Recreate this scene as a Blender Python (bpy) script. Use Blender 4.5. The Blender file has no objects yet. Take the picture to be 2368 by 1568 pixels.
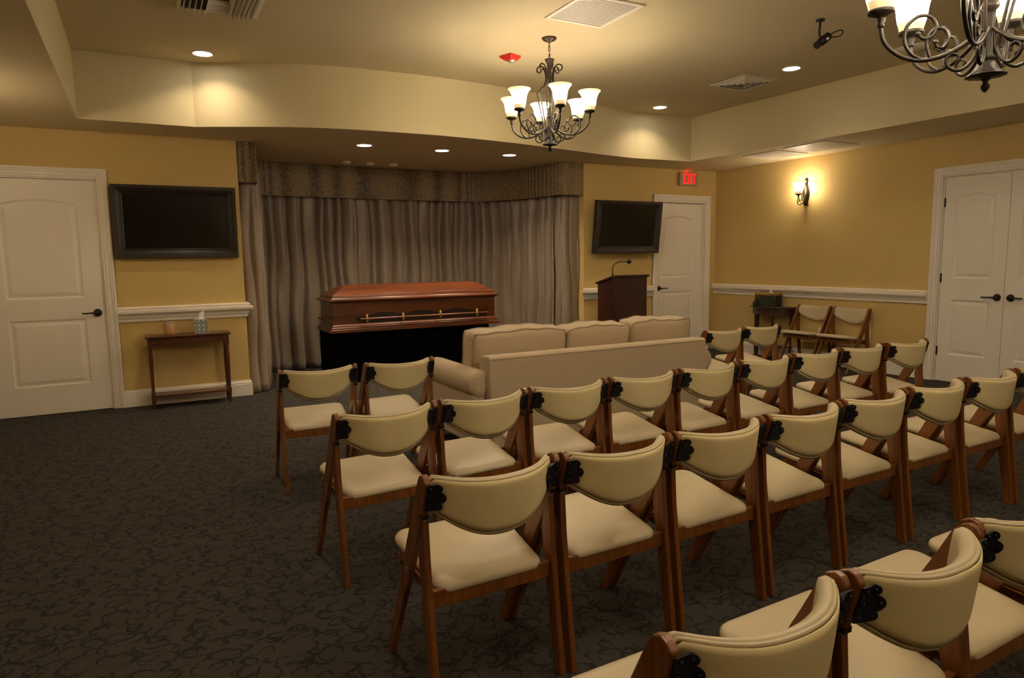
import bpy, bmesh, math, random
from mathutils import Vector, Matrix
from mathutils.geometry import tessellate_polygon
random.seed(7)
PI = math.pi
sc = bpy.context.scene
COL = sc.collection

# ------------------------------------------------------------------ camera
yaw, pitch, roll = math.radians(28.337), math.radians(-6.719), math.radians(-0.852)
fwd = Vector((math.sin(yaw)*math.cos(pitch), math.cos(yaw)*math.cos(pitch), math.sin(pitch)))
rgt = Vector((math.cos(yaw), -math.sin(yaw), 0)); up = rgt.cross(fwd)
r2 = rgt*math.cos(roll)+up*math.sin(roll); u2 = up*math.cos(roll)-rgt*math.sin(roll)
cd = bpy.data.cameras.new('camera'); cam = bpy.data.objects.new('camera', cd); COL.objects.link(cam)
cd.sensor_width = 36; cd.lens = 1564.93/2368*36; cd.clip_start = 0.02
M = Matrix((r2, u2, -fwd)).transposed().to_4x4(); M.translation = Vector((0, 0, 1.301)); cam.matrix_world = M
sc.camera = cam

# ------------------------------------------------------------------ world, exposure
w = bpy.data.worlds.new('world'); sc.world = w; w.use_nodes = True
w.node_tree.nodes['Background'].inputs[0].default_value = (1, .8, .55, 1)
w.node_tree.nodes['Background'].inputs[1].default_value = 0.0
sc.view_settings.view_transform = 'Standard'; sc.view_settings.look = 'None'
sc.view_settings.gamma = 1; sc.view_settings.use_curve_mapping = False
sc.view_settings.exposure = 0.70

WARM = (1.0, .79, .54)
P_CAN = 2.3        # recessed downlights
P_ALC = 7.5        # the three over the alcove
P_BULB = 0.9       # each chandelier bulb
P_SCONCE = 3.2
E_SHADE = 3.2

# room numbers
D, XR, XL, YB = 7.078, 7.076, -1.42, -4.6
ZC, ZT = 2.463, 2.990
AX0, AX1 = .855, 4.855        # alcove opening

# ------------------------------------------------------------------ helpers
def tag(o, label=None, cat=None, group=None, kind=None):
    if label: o['label'] = label
    if cat: o['category'] = cat
    if group: o['group'] = group
    if kind: o['kind'] = kind
    return o
def thing(name, label, cat, loc=(0, 0, 0), rz=0, group=None):
    o = bpy.data.objects.new(name, None); COL.objects.link(o); o.empty_display_size = .1
    o.location = loc; o.rotation_euler = (0, 0, rz)
    return tag(o, label, cat, group)
class MB:
    def __init__(s): s.v = []; s.f = []; s.sm = []
    def add(s, vs, fs, smooth=False):
        n = len(s.v); s.v += [tuple(v) for v in vs]
        s.f += [tuple(i+n for i in f) for f in fs]; s.sm += [smooth]*len(fs); return s
    def box(s, a, b):
        x0, y0, z0 = a; x1, y1, z1 = b
        vs = [(x0,y0,z0),(x1,y0,z0),(x1,y1,z0),(x0,y1,z0),(x0,y0,z1),(x1,y0,z1),(x1,y1,z1),(x0,y1,z1)]
        return s.add(vs, [(0,3,2,1),(4,5,6,7),(0,1,5,4),(1,2,6,5),(2,3,7,6),(3,0,4,7)])
    def loft(s, rings, cap=True, smooth=False, closed=True):
        n = len(rings[0]); vs = [p for r in rings for p in r]; fs = []
        for i in range(len(rings)-1):
            for j in range(n if closed else n-1):
                a = i*n+j; b = i*n+(j+1) % n; fs.append((a, b, b+n, a+n))
        s.add(vs, fs, smooth)
        if cap and closed:
            s.add(rings[0], [tuple(range(n-1, -1, -1))], False); s.add(rings[-1], [tuple(range(n))], False)
        return s
    def tube(s, pts, r, seg=8, cap=True, flat=None):
        pts = [Vector(p) for p in pts]; n = len(pts)
        rs = r if isinstance(r, (list, tuple)) else [r]*n
        t0 = (pts[1]-pts[0]).normalized()
        ref = Vector((0, 0, 1)) if abs(t0.z) < .9 else Vector((1, 0, 0))
        nrm = (ref - t0*ref.dot(t0)).normalized(); rings = []
        for i, p in enumerate(pts):
            t = (pts[min(i+1, n-1)]-pts[max(i-1, 0)])
            t = t.normalized() if t.length > 1e-9 else t0
            nrm = (nrm - t*nrm.dot(t))
            nrm = nrm.normalized() if nrm.length > 1e-6 else t.orthogonal().normalized()
            bn = t.cross(nrm)
            rings.append([p+(nrm*math.cos(2*PI*k/seg)*rs[i]+bn*math.sin(2*PI*k/seg)*rs[i]*(flat or 1)) for k in range(seg)])
        return s.loft(rings, cap, True)
    def lathe(s, prof, c=(0, 0, 0), seg=24, cap=True, lobes=0, amp=0):
        rings = []
        for r, z in prof:
            rings.append([(c[0]+(r*(1+amp*math.cos(lobes*2*PI*k/seg)))*math.cos(2*PI*k/seg),
                           c[1]+(r*(1+amp*math.cos(lobes*2*PI*k/seg)))*math.sin(2*PI*k/seg), c[2]+z) for k in range(seg)])
        return s.loft(rings, cap, True)
    def prism(s, poly, y0, y1, mp=lambda a, b, c: (a, c, b)):
        """poly in (a,b), extruded along c from y0 to y1; mp maps to xyz"""
        n = len(poly); vs = [mp(a, b, y0) for a, b in poly]+[mp(a, b, y1) for a, b in poly]
        fs = [(i, (i+1) % n, (i+1) % n+n, i+n) for i in range(n)]
        return s.add(vs, fs+[tuple(range(n-1, -1, -1)), tuple(range(n, 2*n))])
    def sphere(s, c, r, seg=12, rings=8, sc3=(1, 1, 1)):
        rg = []
        for i in range(rings+1):
            a = -PI/2+PI*i/rings; q = max(math.cos(a), .001)
            rg.append([(c[0]+r*sc3[0]*q*math.cos(2*PI*k/seg), c[1]+r*sc3[1]*q*math.sin(2*PI*k/seg), c[2]+r*sc3[2]*math.sin(a)) for k in range(seg)])
        return s.loft(rg, True, True)
    def build(s, name, m, parent=None, xf=None, bevel=0, bseg=2, fixn=True):
        me = bpy.data.meshes.new(name)
        me.from_pydata([tuple(xf @ Vector(v)) for v in s.v] if xf else s.v, [], s.f)
        me.polygons.foreach_set('use_smooth', s.sm); me.update()
        if fixn:
            bm = bmesh.new(); bm.from_mesh(me); bmesh.ops.recalc_face_normals(bm, faces=bm.faces); bm.to_mesh(me); bm.free()
        me.materials.append(m)
        o = bpy.data.objects.new(name, me); COL.objects.link(o)
        if parent: o.parent = parent
        if bevel:
            b = o.modifiers.new('bevel', 'BEVEL'); b.width = bevel; b.segments = bseg; b.limit_method = 'ANGLE'; b.angle_limit = math.radians(35)
        return o
def struct(name, mb, m, **k):
    o = mb.build(name, m, **k); o['kind'] = 'structure'; return o
def copy_tree(o, parent=None):
    c = o.copy(); COL.objects.link(c); c.parent = parent
    if parent: c.matrix_parent_inverse = o.matrix_parent_inverse.copy()
    for ch in list(o.children): copy_tree(ch, c)
    return c
def rpoly(corners, r, n=5):
    out = []; m = len(corners); rr = r if isinstance(r, (list, tuple)) else [r]*m
    for i in range(m):
        p = Vector(corners[i]); a = Vector(corners[i-1]); b = Vector(corners[(i+1) % m])
        da = (a-p).normalized(); db = (b-p).normalized(); ang = da.angle(db); d = rr[i]/math.tan(ang/2)
        c = p+(da+db).normalized()*(rr[i]/math.sin(ang/2)); s = p+da*d; e = p+db*d
        a0 = math.atan2(s.y-c.y, s.x-c.x); a1 = math.atan2(e.y-c.y, e.x-c.x)
        while a1-a0 > PI: a1 -= 2*PI
        while a1-a0 < -PI: a1 += 2*PI
        for k in range(n+1):
            t = a0+(a1-a0)*k/n; out.append((c.x+rr[i]*math.cos(t), c.y+rr[i]*math.sin(t)))
    return out
def inset(poly, d):
    n = len(poly); out = []
    area = sum(poly[i][0]*poly[(i+1) % n][1]-poly[(i+1) % n][0]*poly[i][1] for i in range(n))
    sg = 1 if area > 0 else -1
    for i in range(n):
        p0 = Vector(poly[i-1]); p1 = Vector(poly[i]); p2 = Vector(poly[(i+1) % n])
        e1 = (p1-p0); e2 = (p2-p1)
        if e1.length < 1e-9 or e2.length < 1e-9: out.append(tuple(p1)); continue
        e1.normalize(); e2.normalize()
        n1 = Vector((-e1.y, e1.x))*sg; n2 = Vector((-e2.y, e2.x))*sg
        b = (n1+n2); b.normalize(); k = max(b.dot(n1), .35)
        out.append(tuple(p1+b*(d/k)))
    return out
def catmull(pts, n=6):
    P = [Vector(p) for p in pts]; out = []
    for i in range(len(P)-1):
        a = P[max(i-1, 0)]; b = P[i]; c = P[i+1]; d = P[min(i+2, len(P)-1)]
        for k in range(n):
            t = k/n
            out.append(.5*((2*b)+(c-a)*t+(2*a-5*b+4*c-d)*t*t+(3*b-a-3*c+d)*t**3))
    out.append(P[-1]); return out

# ------------------------------------------------------------------ materials
def nt(name):
    m = bpy.data.materials.new(name); m.use_nodes = True; t = m.node_tree
    return m, t, t.nodes['Principled BSDF']
def N(t, typ, **k):
    n = t.nodes.new(typ)
    for a, b in k.items(): setattr(n, a, b)
    return n
def simple(name, c, rough=.6, metal=0, spec=.5, bump=0, bscale=200, var=0, vscale=8, sheen=0, coat=0):
    m, t, p = nt(name)
    p.inputs['Base Color'].default_value = (*c, 1); p.inputs['Roughness'].default_value = rough
    p.inputs['Metallic'].default_value = metal; p.inputs['Specular IOR Level'].default_value = spec
    if sheen: p.inputs['Sheen Weight'].default_value = sheen
    if coat: p.inputs['Coat Weight'].default_value = coat; p.inputs['Coat Roughness'].default_value = .15
    tc = N(t, 'ShaderNodeTexCoord')
    if var:
        n = N(t, 'ShaderNodeTexNoise'); n.inputs['Scale'].default_value = vscale; n.inputs['Detail'].default_value = 3
        t.links.new(tc.outputs['Object'], n.inputs['Vector'])
        mx = N(t, 'ShaderNodeMix', data_type='RGBA'); t.links.new(n.outputs[0], mx.inputs[0])
        mx.inputs[6].default_value = (*[x*(1-var) for x in c], 1); mx.inputs[7].default_value = (*[min(x*(1+var), 1) for x in c], 1)
        t.links.new(mx.outputs[2], p.inputs['Base Color'])
    if bump:
        n = N(t, 'ShaderNodeTexNoise'); n.inputs['Scale'].default_value = bscale; n.inputs['Detail'].default_value = 2
        t.links.new(tc.outputs['Object'], n.inputs['Vector'])
        b = N(t, 'ShaderNodeBump'); b.inputs['Strength'].default_value = bump; b.inputs['Distance'].default_value = .002
        t.links.new(n.outputs[0], b.inputs['Height']); t.links.new(b.outputs[0], p.inputs['Normal'])
    return m
def wood(name, c1, c2, rough=.35, axis=2, scale=14, coat=.3):
    m, t, p = nt(name); tc = N(t, 'ShaderNodeTexCoord'); mp = N(t, 'ShaderNodeMapping')
    s = [scale*3]*3; s[axis] = scale*.22; mp.inputs['Scale'].default_value = s
    t.links.new(tc.outputs['Object'], mp.inputs[0])
    n = N(t, 'ShaderNodeTexNoise'); n.inputs['Scale'].default_value = 1; n.inputs['Detail'].default_value = 6; n.inputs['Distortion'].default_value = .8
    t.links.new(mp.outputs[0], n.inputs['Vector'])
    r = N(t, 'ShaderNodeValToRGB'); r.color_ramp.elements[0].position = .32; r.color_ramp.elements[1].position = .7
    r.color_ramp.elements[0].color = (*c1, 1); r.color_ramp.elements[1].color = (*c2, 1)
    t.links.new(n.outputs[0], r.inputs[0]); t.links.new(r.outputs[0], p.inputs['Base Color'])
    p.inputs['Roughness'].default_value = rough; p.inputs['Coat Weight'].default_value = coat; p.inputs['Coat Roughness'].default_value = .2
    return m
def emis(name, c, s, base=(1, 1, 1)):
    m, t, p = nt(name); p.inputs['Base Color'].default_value = (*base, 1)
    p.inputs['Emission Color'].default_value = (*c, 1); p.inputs['Emission Strength'].default_value = s; return m

MT = {}
MT['wall'] = simple('wall_paint', (.63, .455, .18), .75, bump=.15, bscale=160, var=.03, vscale=3, spec=.25)
MT['ceil'] = simple('ceiling_paint', (.66, .565, .36), .85, bump=.1, bscale=120, spec=.2)
MT['cove'] = simple('tray_paint', (.62, .53, .32), .85, bump=.1, bscale=120, spec=.2)
MT['white'] = simple('white_gloss_paint', (.84, .785, .70), .4, var=.02, spec=.4)
MT['vent'] = simple('vent_white', (.80, .74, .64), .5)
MT['ventdark'] = simple('vent_shadow', (.10, .08, .06), .9)
MT['bronze'] = simple('oil_rubbed_bronze', (.018, .012, .007), .5, metal=.2, spec=.35, var=.35, vscale=40, bump=.3, bscale=180)
MT['pewter'] = simple('aged_pewter', (.085, .062, .04), .4, metal=.7, var=.3, vscale=30)
MT['black'] = simple('black_plastic', (.008, .008, .009), .4)
MT['blackmetal'] = simple('black_enamel', (.006, .006, .011), .35, spec=.5)
MT['screen'] = simple('dark_screen', (.004, .0035, .003), .16, spec=.4)
MT['tvframe'] = wood('espresso_frame', (.012, .008, .006), (.024, .016, .011), .45, 0, 6, .1)
MT['chairwood'] = wood('honey_stained_wood', (.125, .038, .0065), (.265, .090, .016), .4, 2, 10, .3)
MT['vinyl'] = simple('cream_vinyl', (.59, .50, .33), .42, bump=.12, bscale=400, spec=.4)
MT['vinylback'] = simple('cream_vinyl_rear', (.70, .59, .33), .5, bump=.15, bscale=300, spec=.3)
MT['sofa'] = simple('oatmeal_upholstery', (.58, .46, .31), .9, bump=.6, bscale=700, var=.06, vscale=120, sheen=.2)
MT['piping'] = simple('oatmeal_piping', (.40, .31, .21), .9)
MT['casket'] = wood('polished_mahogany', (.065, .015, .0035), (.15, .038, .008), .3, 0, 5, .25)
MT['mahog'] = wood('dark_cherry_veneer', (.030, .0075, .004), (.052, .013, .007), .38, 2, 5, .3)
MT['table'] = wood('red_brown_table_wood', (.06, .015, .005), (.12, .033, .011), .35, 0, 6, .3)
MT['dtable'] = wood('dark_walnut_table', (.034, .012, .006), (.065, .024, .012), .4, 1, 6, .3)
MT['gold'] = simple('polished_brass', (.55, .36, .11), .3, metal=.8)
MT['velvet'] = simple('black_velvet', (.0022, .0018, .002), .95, spec=.05)
MT['wax'] = simple('honey_candle', (.62, .33, .12), .35)
MT['glass'] = simple('candle_glass', (.55, .32, .14), .15)
MT['paper'] = simple('tissue_paper', (.80, .78, .74), .9)
MT['red'] = simple('alarm_red', (.52, .022, .012), .4)
MT['lens'] = simple('strobe_lens', (.55, .52, .48), .12, metal=.5)
MT['basket'] = simple('dark_wicker', (.05, .05, .022), .8, bump=.9, bscale=90, var=.5, vscale=60)
MT['raffia'] = simple('gold_raffia', (.33, .19, .03), .7, bump=.6, bscale=150, var=.2, vscale=40)
MT['led'] = emis('downlight_lens', (1, .93, .82), 14)
MT['exit'] = emis('exit_red', (1, .012, .008), 1.0, (.25, .004, .004))
MT['signbox'] = simple('sign_beige_plastic', (.42, .30, .18), .5)

# carpet: charcoal ground with darker curling strokes
m, t, p = nt('carpet'); MT['carpet'] = m
tc = N(t, 'ShaderNodeTexCoord'); p.inputs['Roughness'].default_value = .95; p.inputs['Specular IOR Level'].default_value = .15
def mth(op, a, b=None):
    n = N(t, 'ShaderNodeMath', operation=op)
    for i, q in enumerate((a, b)):
        if q is None: continue
        if isinstance(q, (int, float)): n.inputs[i].default_value = q
        else: t.links.new(q, n.inputs[i])
    return n.outputs[0]
def curls(scale, off, rot, stretch, rad, width):
    """open C-shaped strokes, one per random cell, thick in the middle and tapering to their ends; returns 0 on a stroke"""
    mp = N(t, 'ShaderNodeMapping'); mp.inputs['Location'].default_value = (off, off*1.7, 0); mp.inputs['Scale'].default_value = (scale*stretch, scale, scale)
    mp.inputs['Rotation'].default_value = (0, 0, rot); t.links.new(tc.outputs['Object'], mp.inputs[0])
    dn = N(t, 'ShaderNodeTexNoise'); dn.inputs['Scale'].default_value = 1.6; t.links.new(mp.outputs[0], dn.inputs['Vector'])
    ds = N(t, 'ShaderNodeVectorMath', operation='SCALE'); t.links.new(dn.outputs['Color'], ds.inputs[0]); ds.inputs['Scale'].default_value = .55
    ad = N(t, 'ShaderNodeVectorMath', operation='ADD'); t.links.new(mp.outputs[0], ad.inputs[0]); t.links.new(ds.outputs[0], ad.inputs[1])
    v = N(t, 'ShaderNodeTexVoronoi', voronoi_dimensions='2D'); v.inputs['Scale'].default_value = 1; v.inputs['Randomness'].default_value = .8; t.links.new(ad.outputs[0], v.inputs['Vector'])
    sb = N(t, 'ShaderNodeVectorMath', operation='SUBTRACT'); t.links.new(ad.outputs[0], sb.inputs[0]); t.links.new(v.outputs['Position'], sb.inputs[1])
    sp = N(t, 'ShaderNodeSeparateXYZ'); t.links.new(sb.outputs[0], sp.inputs[0]); sc_ = N(t, 'ShaderNodeSeparateColor'); t.links.new(v.outputs['Color'], sc_.inputs[0])
    ang = mth('ADD', mth('ARCTAN2', sp.outputs[1], sp.outputs[0]), mth('MULTIPLY', sc_.outputs[0], 6.2832))
    c = mth('COSINE', ang)                                   # 1 in the middle of the arc, -1 in its gap
    r0 = mth('ADD', mth('MULTIPLY', sc_.outputs[1], rad*.55), rad*.75)
    r0 = mth('ADD', r0, mth('MULTIPLY', mth('SINE', ang), rad*.35))      # spiral opening
    wd = mth('MAXIMUM', mth('MULTIPLY', mth('ADD', c, .55), width), .004)
    dd = mth('DIVIDE', mth('ABSOLUTE', mth('SUBTRACT', v.outputs['Distance'], r0)), wd)
    mr = N(t, 'ShaderNodeMapRange'); mr.inputs[1].default_value = .6; mr.inputs[2].default_value = 1.2; t.links.new(dd, mr.inputs[0]); return mr.outputs[0]
s1 = curls(11.0, .3, .25, .78, .30, .050); s2 = curls(10.0, 5.1, 1.1, 1.15, .30, .046); s3 = curls(12.5, 9.4, -.45, .8, .28, .050)
mn = N(t, 'ShaderNodeMath', operation='MINIMUM'); t.links.new(s1, mn.inputs[0]); t.links.new(s2, mn.inputs[1])
mn2 = N(t, 'ShaderNodeMath', operation='MINIMUM'); t.links.new(mn.outputs[0], mn2.inputs[0]); t.links.new(s3, mn2.inputs[1])
mx = N(t, 'ShaderNodeMix', data_type='RGBA'); t.links.new(mn2.outputs[0], mx.inputs[0])
mx.inputs[6].default_value = (.026, .023, .020, 1); mx.inputs[7].default_value = (.058, .051, .044, 1)
fn = N(t, 'ShaderNodeTexNoise'); fn.inputs['Scale'].default_value = 330; fn.inputs['Detail'].default_value = 1; t.links.new(tc.outputs['Object'], fn.inputs['Vector'])
fr = N(t, 'ShaderNodeMapRange'); fr.inputs[1].default_value = .3; fr.inputs[2].default_value = .7; fr.inputs[3].default_value = .72; fr.inputs[4].default_value = 1.28; t.links.new(fn.outputs[0], fr.inputs[0])
vm = N(t, 'ShaderNodeVectorMath', operation='SCALE'); t.links.new(mx.outputs[2], vm.inputs[0]); t.links.new(fr.outputs[0], vm.inputs['Scale'])
t.links.new(vm.outputs[0], p.inputs['Base Color'])
bp = N(t, 'ShaderNodeBump'); bp.inputs['Strength'].default_value = .5; bp.inputs['Distance'].default_value = .004
t.links.new(fn.outputs[0], bp.inputs['Height']); t.links.new(bp.outputs[0], p.inputs['Normal'])

# curtain satin: taupe with fine horizontal slub
m, t, p = nt('taupe_satin'); MT['curtain'] = m
tc = N(t, 'ShaderNodeTexCoord'); mp = N(t, 'ShaderNodeMapping'); mp.inputs['Scale'].default_value = (25, 25, 160); t.links.new(tc.outputs['Object'], mp.inputs[0])
n = N(t, 'ShaderNodeTexNoise'); n.inputs['Scale'].default_value = 1; n.inputs['Detail'].default_value = 3; t.links.new(mp.outputs[0], n.inputs['Vector'])
mx = N(t, 'ShaderNodeMix', data_type='RGBA'); t.links.new(n.outputs[0], mx.inputs[0]); mx.inputs[6].default_value = (.16, .116, .080, 1); mx.inputs[7].default_value = (.30, .225, .162, 1)
t.links.new(mx.outputs[2], p.inputs['Base Color']); p.inputs['Roughness'].default_value = .42; p.inputs['Sheen Weight'].default_value = .4; p.inputs['Specular IOR Level'].default_value = .5
n2 = N(t, 'ShaderNodeTexNoise'); n2.inputs['Scale'].default_value = 9; n2.inputs['Detail'].default_value = 3; t.links.new(tc.outputs['Object'], n2.inputs['Vector'])
bp = N(t, 'ShaderNodeBump'); bp.inputs['Strength'].default_value = .5; bp.inputs['Distance'].default_value = .012; t.links.new(n2.outputs[0], bp.inputs['Height']); t.links.new(bp.outputs[0], p.inputs['Normal'])

# valance: small basket-weave check
m, t, p = nt('woven_valance'); MT['valance'] = m
tc = N(t, 'ShaderNodeTexCoord')
v = N(t, 'ShaderNodeTexVoronoi'); v.inputs['Scale'].default_value = 75; v.inputs['Randomness'].default_value = .35; t.links.new(tc.outputs['Object'], v.inputs['Vector'])
r = N(t, 'ShaderNodeValToRGB'); r.color_ramp.elements[0].position = .25; r.color_ramp.elements[1].position = .6
r.color_ramp.elements[0].color = (.40, .29, .15, 1); r.color_ramp.elements[1].color = (.075, .052, .030, 1)
t.links.new(v.outputs['Distance'], r.inputs[0]); t.links.new(r.outputs[0], p.inputs['Base Color']); p.inputs['Roughness'].default_value = .7

# alabaster glass shade, lit from inside: brighter in the middle band where the bulb sits
def shade_mat(name, s):
    m, t, p = nt(name); tc = N(t, 'ShaderNodeTexCoord'); sp = N(t, 'ShaderNodeSeparateXYZ'); t.links.new(tc.outputs['Object'], sp.inputs[0])
    r = N(t, 'ShaderNodeValToRGB'); e = r.color_ramp.elements
    e[0].position = 0; e[0].color = (.45, .31, .13, 1); e[1].position = 1; e[1].color = (.60, .44, .24, 1)
    a = e.new(.20); a.color = (.56, .42, .21, 1); b = e.new(.34); b.color = (58, 48, 34, 1); c = e.new(.70); c.color = (58, 48, 34, 1); d = e.new(.84); d.color = (.66, .50, .28, 1)
    mr = N(t, 'ShaderNodeMapRange'); mr.inputs[2].default_value = .17; t.links.new(sp.outputs[2], mr.inputs[0]); t.links.new(mr.outputs[0], r.inputs[0])
    p.inputs['Base Color'].default_value = (.35, .25, .15, 1); p.inputs['Roughness'].default_value = .3
    t.links.new(r.outputs[0], p.inputs['Emission Color']); p.inputs['Emission Strength'].default_value = s; return m
MT['shade'] = shade_mat('alabaster_glass', 1.0); MT['shade_in'] = shade_mat('alabaster_glass_inside', .07)

# ------------------------------------------------------------------ room shell
struct('floor', MB().box((XL-.2, YB-.2, -.05), (XR+.2, 9.0, 0)), MT['carpet'])
# lower ceiling ring with the tray cut out of it; the tray front edge bows out over the alcove
def bow(n=28):
    x0, x1 = .47, 5.18; pts = []
    src = [(.47, 6.51), (.91, 6.31), (1.25, 6.18), (1.61, 6.10), (2.0, 6.065), (2.41, 6.05), (2.87, 6.07), (3.39, 6.14), (4.0, 6.265), (4.67, 6.41), (5.18, 6.49)]
    c = catmull([(a, b, 0) for a, b in src], 3); return [(q.x, q.y) for q in c]
tray = [(-.385, 6.515)] + bow() + [(6.01, 6.44), (6.12, 4.2), (6.19, 2.4), (6.20, -3.2), (-.36, -3.2)]
outer = [(XL, 9.0), (XR, 9.0), (XR, YB), (XL, YB)]
def holed(mb, outer, holes, f):
    loops = [[Vector((a, b, 0)) for a, b in L] for L in [outer]+holes]
    tri = tessellate_polygon(loops); flat = [q for L in loops for q in L]
    mb.add([f(q.x, q.y) for q in flat], [tuple(x) for x in tri])
    return mb
mb = MB(); holed(mb, outer, [tray], lambda a, b: (a, b, ZC))
o = struct('ceiling', mb, MT['ceil'])
mb = MB(); n = len(tray)
mb.add([(a, b, ZC) for a, b in tray]+[(a, b, ZT) for a, b in tray], [(i, (i+1) % n, (i+1) % n+n, i+n) for i in range(n)])
o = struct('trim_1', mb, MT['cove'], fixn=False)          # upright faces of the tray
mb = MB(); mb.add([(-.6, -3.4, ZT), (6.5, -3.4, ZT), (6.5, 6.8, ZT), (-.6, 6.8, ZT)], [(0, 1, 2, 3)])
mb.box((-.6, -3.4, ZT+.001), (6.5, 6.8, ZT+.05)); struct('ceiling', mb, MT['ceil'])
# a roof over everything so no light leaks past the tray
MW = MT['wall']; H = ZC
def wall_with_holes(name, u0, u1, holes, plane, thick, vertical_x=True):
    """holes: (a,b,top)"""
    mb = MB(); cur = u0
    def bx(a, b, z0, z1):
        if vertical_x: mb.box((a, plane, z0), (b, plane+thick, z1))
        else: mb.box((plane, a, z0), (plane+thick, b, z1))
    for a, b, top in sorted(holes):
        bx(cur, a, 0, H); bx(a, b, top, H); cur = b
    bx(cur, u1, 0, H); return struct(name, mb, MW)
DL = (-1.24, -.33); DR = (6.05, 6.865); CL = (2.80, 3.985); DZ = 2.045
wall_with_holes('wall_front', XL, AX0, [(DL[0]-.012, DL[1]+.012, DZ+.01)], D, .12)
wall_with_holes('wall_front', AX1, XR, [(DR[0]-.012, DR[1]+.012, 2.038)], D, .12)
wall_with_holes('wall_right', YB, 9.0, [(CL[0]-.012, CL[1]+.012, DZ+.01)], XR, .12, False)
struct('wall_left', MB().box((XL-.12, YB, 0), (XL, 9.0, H)), MW)
struct('wall_back', MB().box((XL, YB-.12, 0), (XR, YB, H)), MW)
mb = MB(); mb.box((AX0-.12, D+.12, 0), (AX0, 8.75, H)); mb.box((AX1, D+.12, 0), (AX1+.12, 8.75, H)); mb.box((AX0-.12, 8.62, 0), (AX1+.12, 8.75, H))
struct('wall_alcove', mb, MT['wall'])

# door casings, chair rails, baseboards
def casing(name, a, b, top, plane, face, vertical_x=True, wdt=.085):
    """moulded casing around an opening; face = -1 means it projects towards negative axis"""
    mb = MB()
    def bx(u0, u1, z0, z1, d):
        p0, p1 = sorted((plane, plane+face*d))
        if vertical_x: mb.box((u0, p0, z0), (u1, p1, z1))
        else: mb.box((p0, u0, z0), (p1, u1, z1))
    for e0, e1, d in ((0, wdt, .014), (.018, wdt-.004, .020), (.05, wdt, .028), (.066, wdt-.006, .034)):
        bx(a-e1, a-e0, 0, top+e1, d); bx(b+e0, b+e1, 0, top+e1, d); bx(a-e0, b+e0, top+e0, top+e1, d)
    # jamb lining
    def jb(u0, u1, z0, z1):
        p0, p1 = sorted((plane-face*.10, plane+face*.001))
        if vertical_x: mb.box((u0, p0, z0), (u1, p1, z1))
        else: mb.box((p0, u0, z0), (p1, u1, z1))
    jb(a-.0005, a+.012, 0, top); jb(b-.012, b+.0005, 0, top); jb(a, b, top-.012, top+.0005)
    return struct(name, mb, MT['white'], bevel=.003, bseg=1)
casing('trim_2', DL[0]-.012, DL[1]+.012, DZ+.01, D, -1)
casing('trim_3', DR[0]-.012, DR[1]+.012, 2.038, D, -1)
casing('trim_4', CL[0]-.012, CL[1]+.012, DZ+.01, XR, -1, False)
RAIL = [(0, .783), (.016, .783), (.018, .800), (.010, .806), (.024, .815), (.030, .832), (.034, .840), (.062, .862), (.064, .885), (.030, .890), (.026, .896), (.036, .900), (.036, .912), (.024, .920), (0, .920)]
BASE = [(0, 0), (.018, 0), (.018, .115), (.012, .122), (.016, .130), (.008, .140), (.006, .153), (0, .153)]
def run(name, prof, p0, p1, inward, cap0=None, cap1=None):
    """extrude (depth,z) profile between plan points p0,p1; inward = unit vector into the room; mitre offsets along the run at each end"""
    a = Vector(p0); b = Vector(p1); d = (b-a).normalized(); iw = Vector(inward); mb = MB(); rings = []
    for pt, cp, sg in ((a, cap0, -1), (b, cap1, 1)):
        rings.append([tuple((pt+iw*q+d*(sg*(q if cp else 0))).to_3d()+Vector((0, 0, z))) for q, z in prof])
    mb.loft(rings, True); return mb
def rails(name, prof):
    segs = [((DL[1]+.098, D), (AX0, D), (0, -1), False, True), ((AX0, D), (AX0, D+.1), (1, 0), True, False),
            ((AX1, D), (DR[0]-.098, D), (0, -1), True, False), ((XL, D), (DL[0]-.098, D), (0, -1), False, False)]
    for i, (a, b, iw, c0, c1) in enumerate(segs):
        mb = run(name, prof, a, b, iw, c0, c1)
        nm = name if prof is RAIL else 'baseboard_front'
        struct(nm if prof is BASE else 'trim_%d' % (5+i), mb, MT['white'])
    nm = ['trim_9', 'trim_10', 'trim_11'] if prof is RAIL else ['baseboard_right', 'baseboard_right', 'baseboard_left']
    struct(nm[0], run('', prof, (XR, D), (XR, CL[1]+.098), (-1, 0)), MT['white'])
    struct(nm[1], run('', prof, (XR, CL[0]-.098), (XR, YB), (-1, 0)), MT['white'])
    struct(nm[2], run('', prof, (XL, YB), (XL, D), (1, 0)), MT['white'])
rails('trim', RAIL); rails('baseboard', BASE)

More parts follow.
